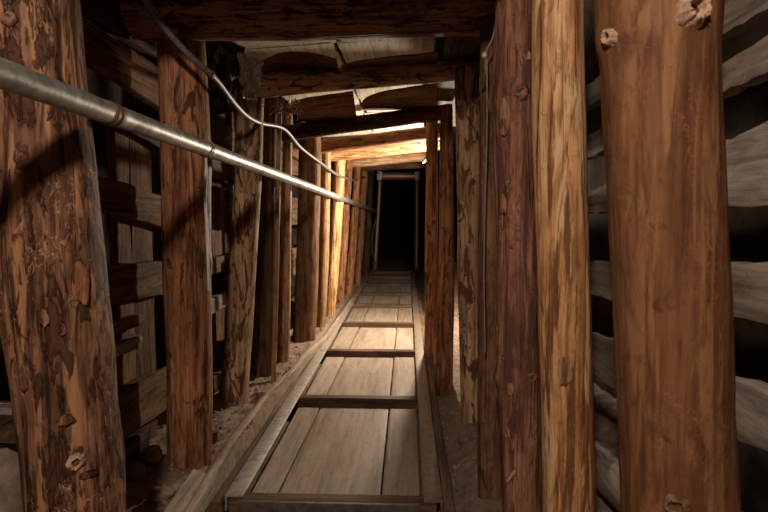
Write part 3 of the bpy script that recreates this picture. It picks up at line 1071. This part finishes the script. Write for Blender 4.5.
# ------------------------------------------------------------------ rubble
def rock(c, s, seed, label, group='loose rocks along the wall foot'):
    bm = bmesh.new()
    bmesh.ops.create_icosphere(bm, subdivisions=4, radius=1)
    for v in bm.verts:
        p = v.co
        k = 1 + .25 * nz(p.x * 1.2 + seed, p.y * 1.2, p.z * 1.2) + .12 * nz(p.x * 3 + seed, p.y * 3, p.z * 3) + .04 * nz(p.x * 9, p.y * 9 + seed, p.z * 9)
        v.co = V((p.x * s[0] * k, p.y * s[1] * k, p.z * s[2] * k))
    me = bpy.data.meshes.new('rock')
    bm.to_mesh(me)
    bm.free()
    for p in me.polygons:
        p.use_smooth = True
    me.materials.append(MAT_ROCK)
    o = bpy.data.objects.new('rock', me)
    COL.objects.link(o)
    o.location = c
    return tag(o, label, 'rock', group)


rock(W(-4, 500, -.80), (.06, .07, .10), 1, 'large dusty rock at the bottom left picture corner')


def rock_on(px, py, s, seed, label):
    g = G(px, py, .05)
    g.z = ground_z(g.x, g.y) + s[2] * .55
    rock(g, s, seed, label)


rock_on(134, 488, (.035, .03, .025), 2, 'dusty rock on the rubble between the thick left post and the reddish post')
rock_on(152, 470, (.03, .04, .03), 3, 'rounded rock against the foot of the reddish post, left side')
rock_on(160, 500, (.03, .03, .018), 4, 'flat rock between the rubble and the half buried plank')
rock_on(217, 438, (.025, .03, .02), 5, 'small rock right of the foot of the reddish post')
rock_on(262, 398, (.025, .025, .02), 7, 'small rock at the foot of the very dark post')
rock_on(452, 455, (.014, .018, .012), 8, 'small lone stone on the dirt right of the brown rail')
rock_on(463, 428, (.02, .02, .016), 9, 'stone at the foot of the mottled right post')
# pebbles: nobody could count them
rng = random.Random(11)
vs, fs = [], []
ico = bmesh.new()
bmesh.ops.create_icosphere(ico, subdivisions=1, radius=1)
iv = [v.co.copy() for v in ico.verts]
ifc = [tuple(v.index for v in f.verts) for f in ico.faces]
ico.free()
for k in range(2300):
    y = 1.0 + 6.0 * rng.random() ** 1.7
    if rng.random() < .66:
        x = -.58 - .36 * rng.random() ** 1.2
    else:
        x = .15 + .3 * rng.random() ** 1.3
    r = .0028 + .009 * rng.random() ** 4
    z = ground_z(x, y) + r * .35
    q = [rng.uniform(.6, 1.3) for _ in range(3)]
    b = len(vs)
    rot = Matrix.Rotation(rng.random() * 6, 3, V((rng.random(), rng.random(), rng.random() + .1)).normalized())
    vs += [V((x, y, z)) + rot @ V((p.x * q[0], p.y * q[1], p.z * q[2])) * r for p in iv]
    fs += [tuple(i + b for i in f) for f in ifc]
o = obj('pebbles', vs, fs, MAT_PEB, None, V((0, 2, 0)), smooth=False)
tag(o, 'loose pebbles and crumbs of earth scattered along the foot of both rows of posts', 'pebbles', None, 'stuff')

# ------------------------------------------------------------------ light
def lamp(name, loc, watts, color, size):
    l = bpy.data.lights.new(name, 'POINT')
    l.energy = watts
    l.color = color
    l.shadow_soft_size = size
    o = bpy.data.objects.new(name, l)
    o.location = loc
    COL.objects.link(o)
    return o


lamp('tunnel_lamp_light', (.20, 3.95, .95), 120, (1, .86, .66), .035)
lamp('entrance_lamp_light', (-.15, -.30, 1.478), 62, (1, .82, .68), .05)

w = bpy.data.worlds.new('world')
SC.world = w
w.use_nodes = True
w.node_tree.nodes['Background'].inputs[0].default_value = (0, 0, 0, 1)

vs_ = SC.view_settings
vs_.view_transform = 'Standard'
vs_.look = 'None'
vs_.exposure = 0
vs_.gamma = 1
SC.cycles.use_denoising = True
SC.cycles.max_bounces = 8
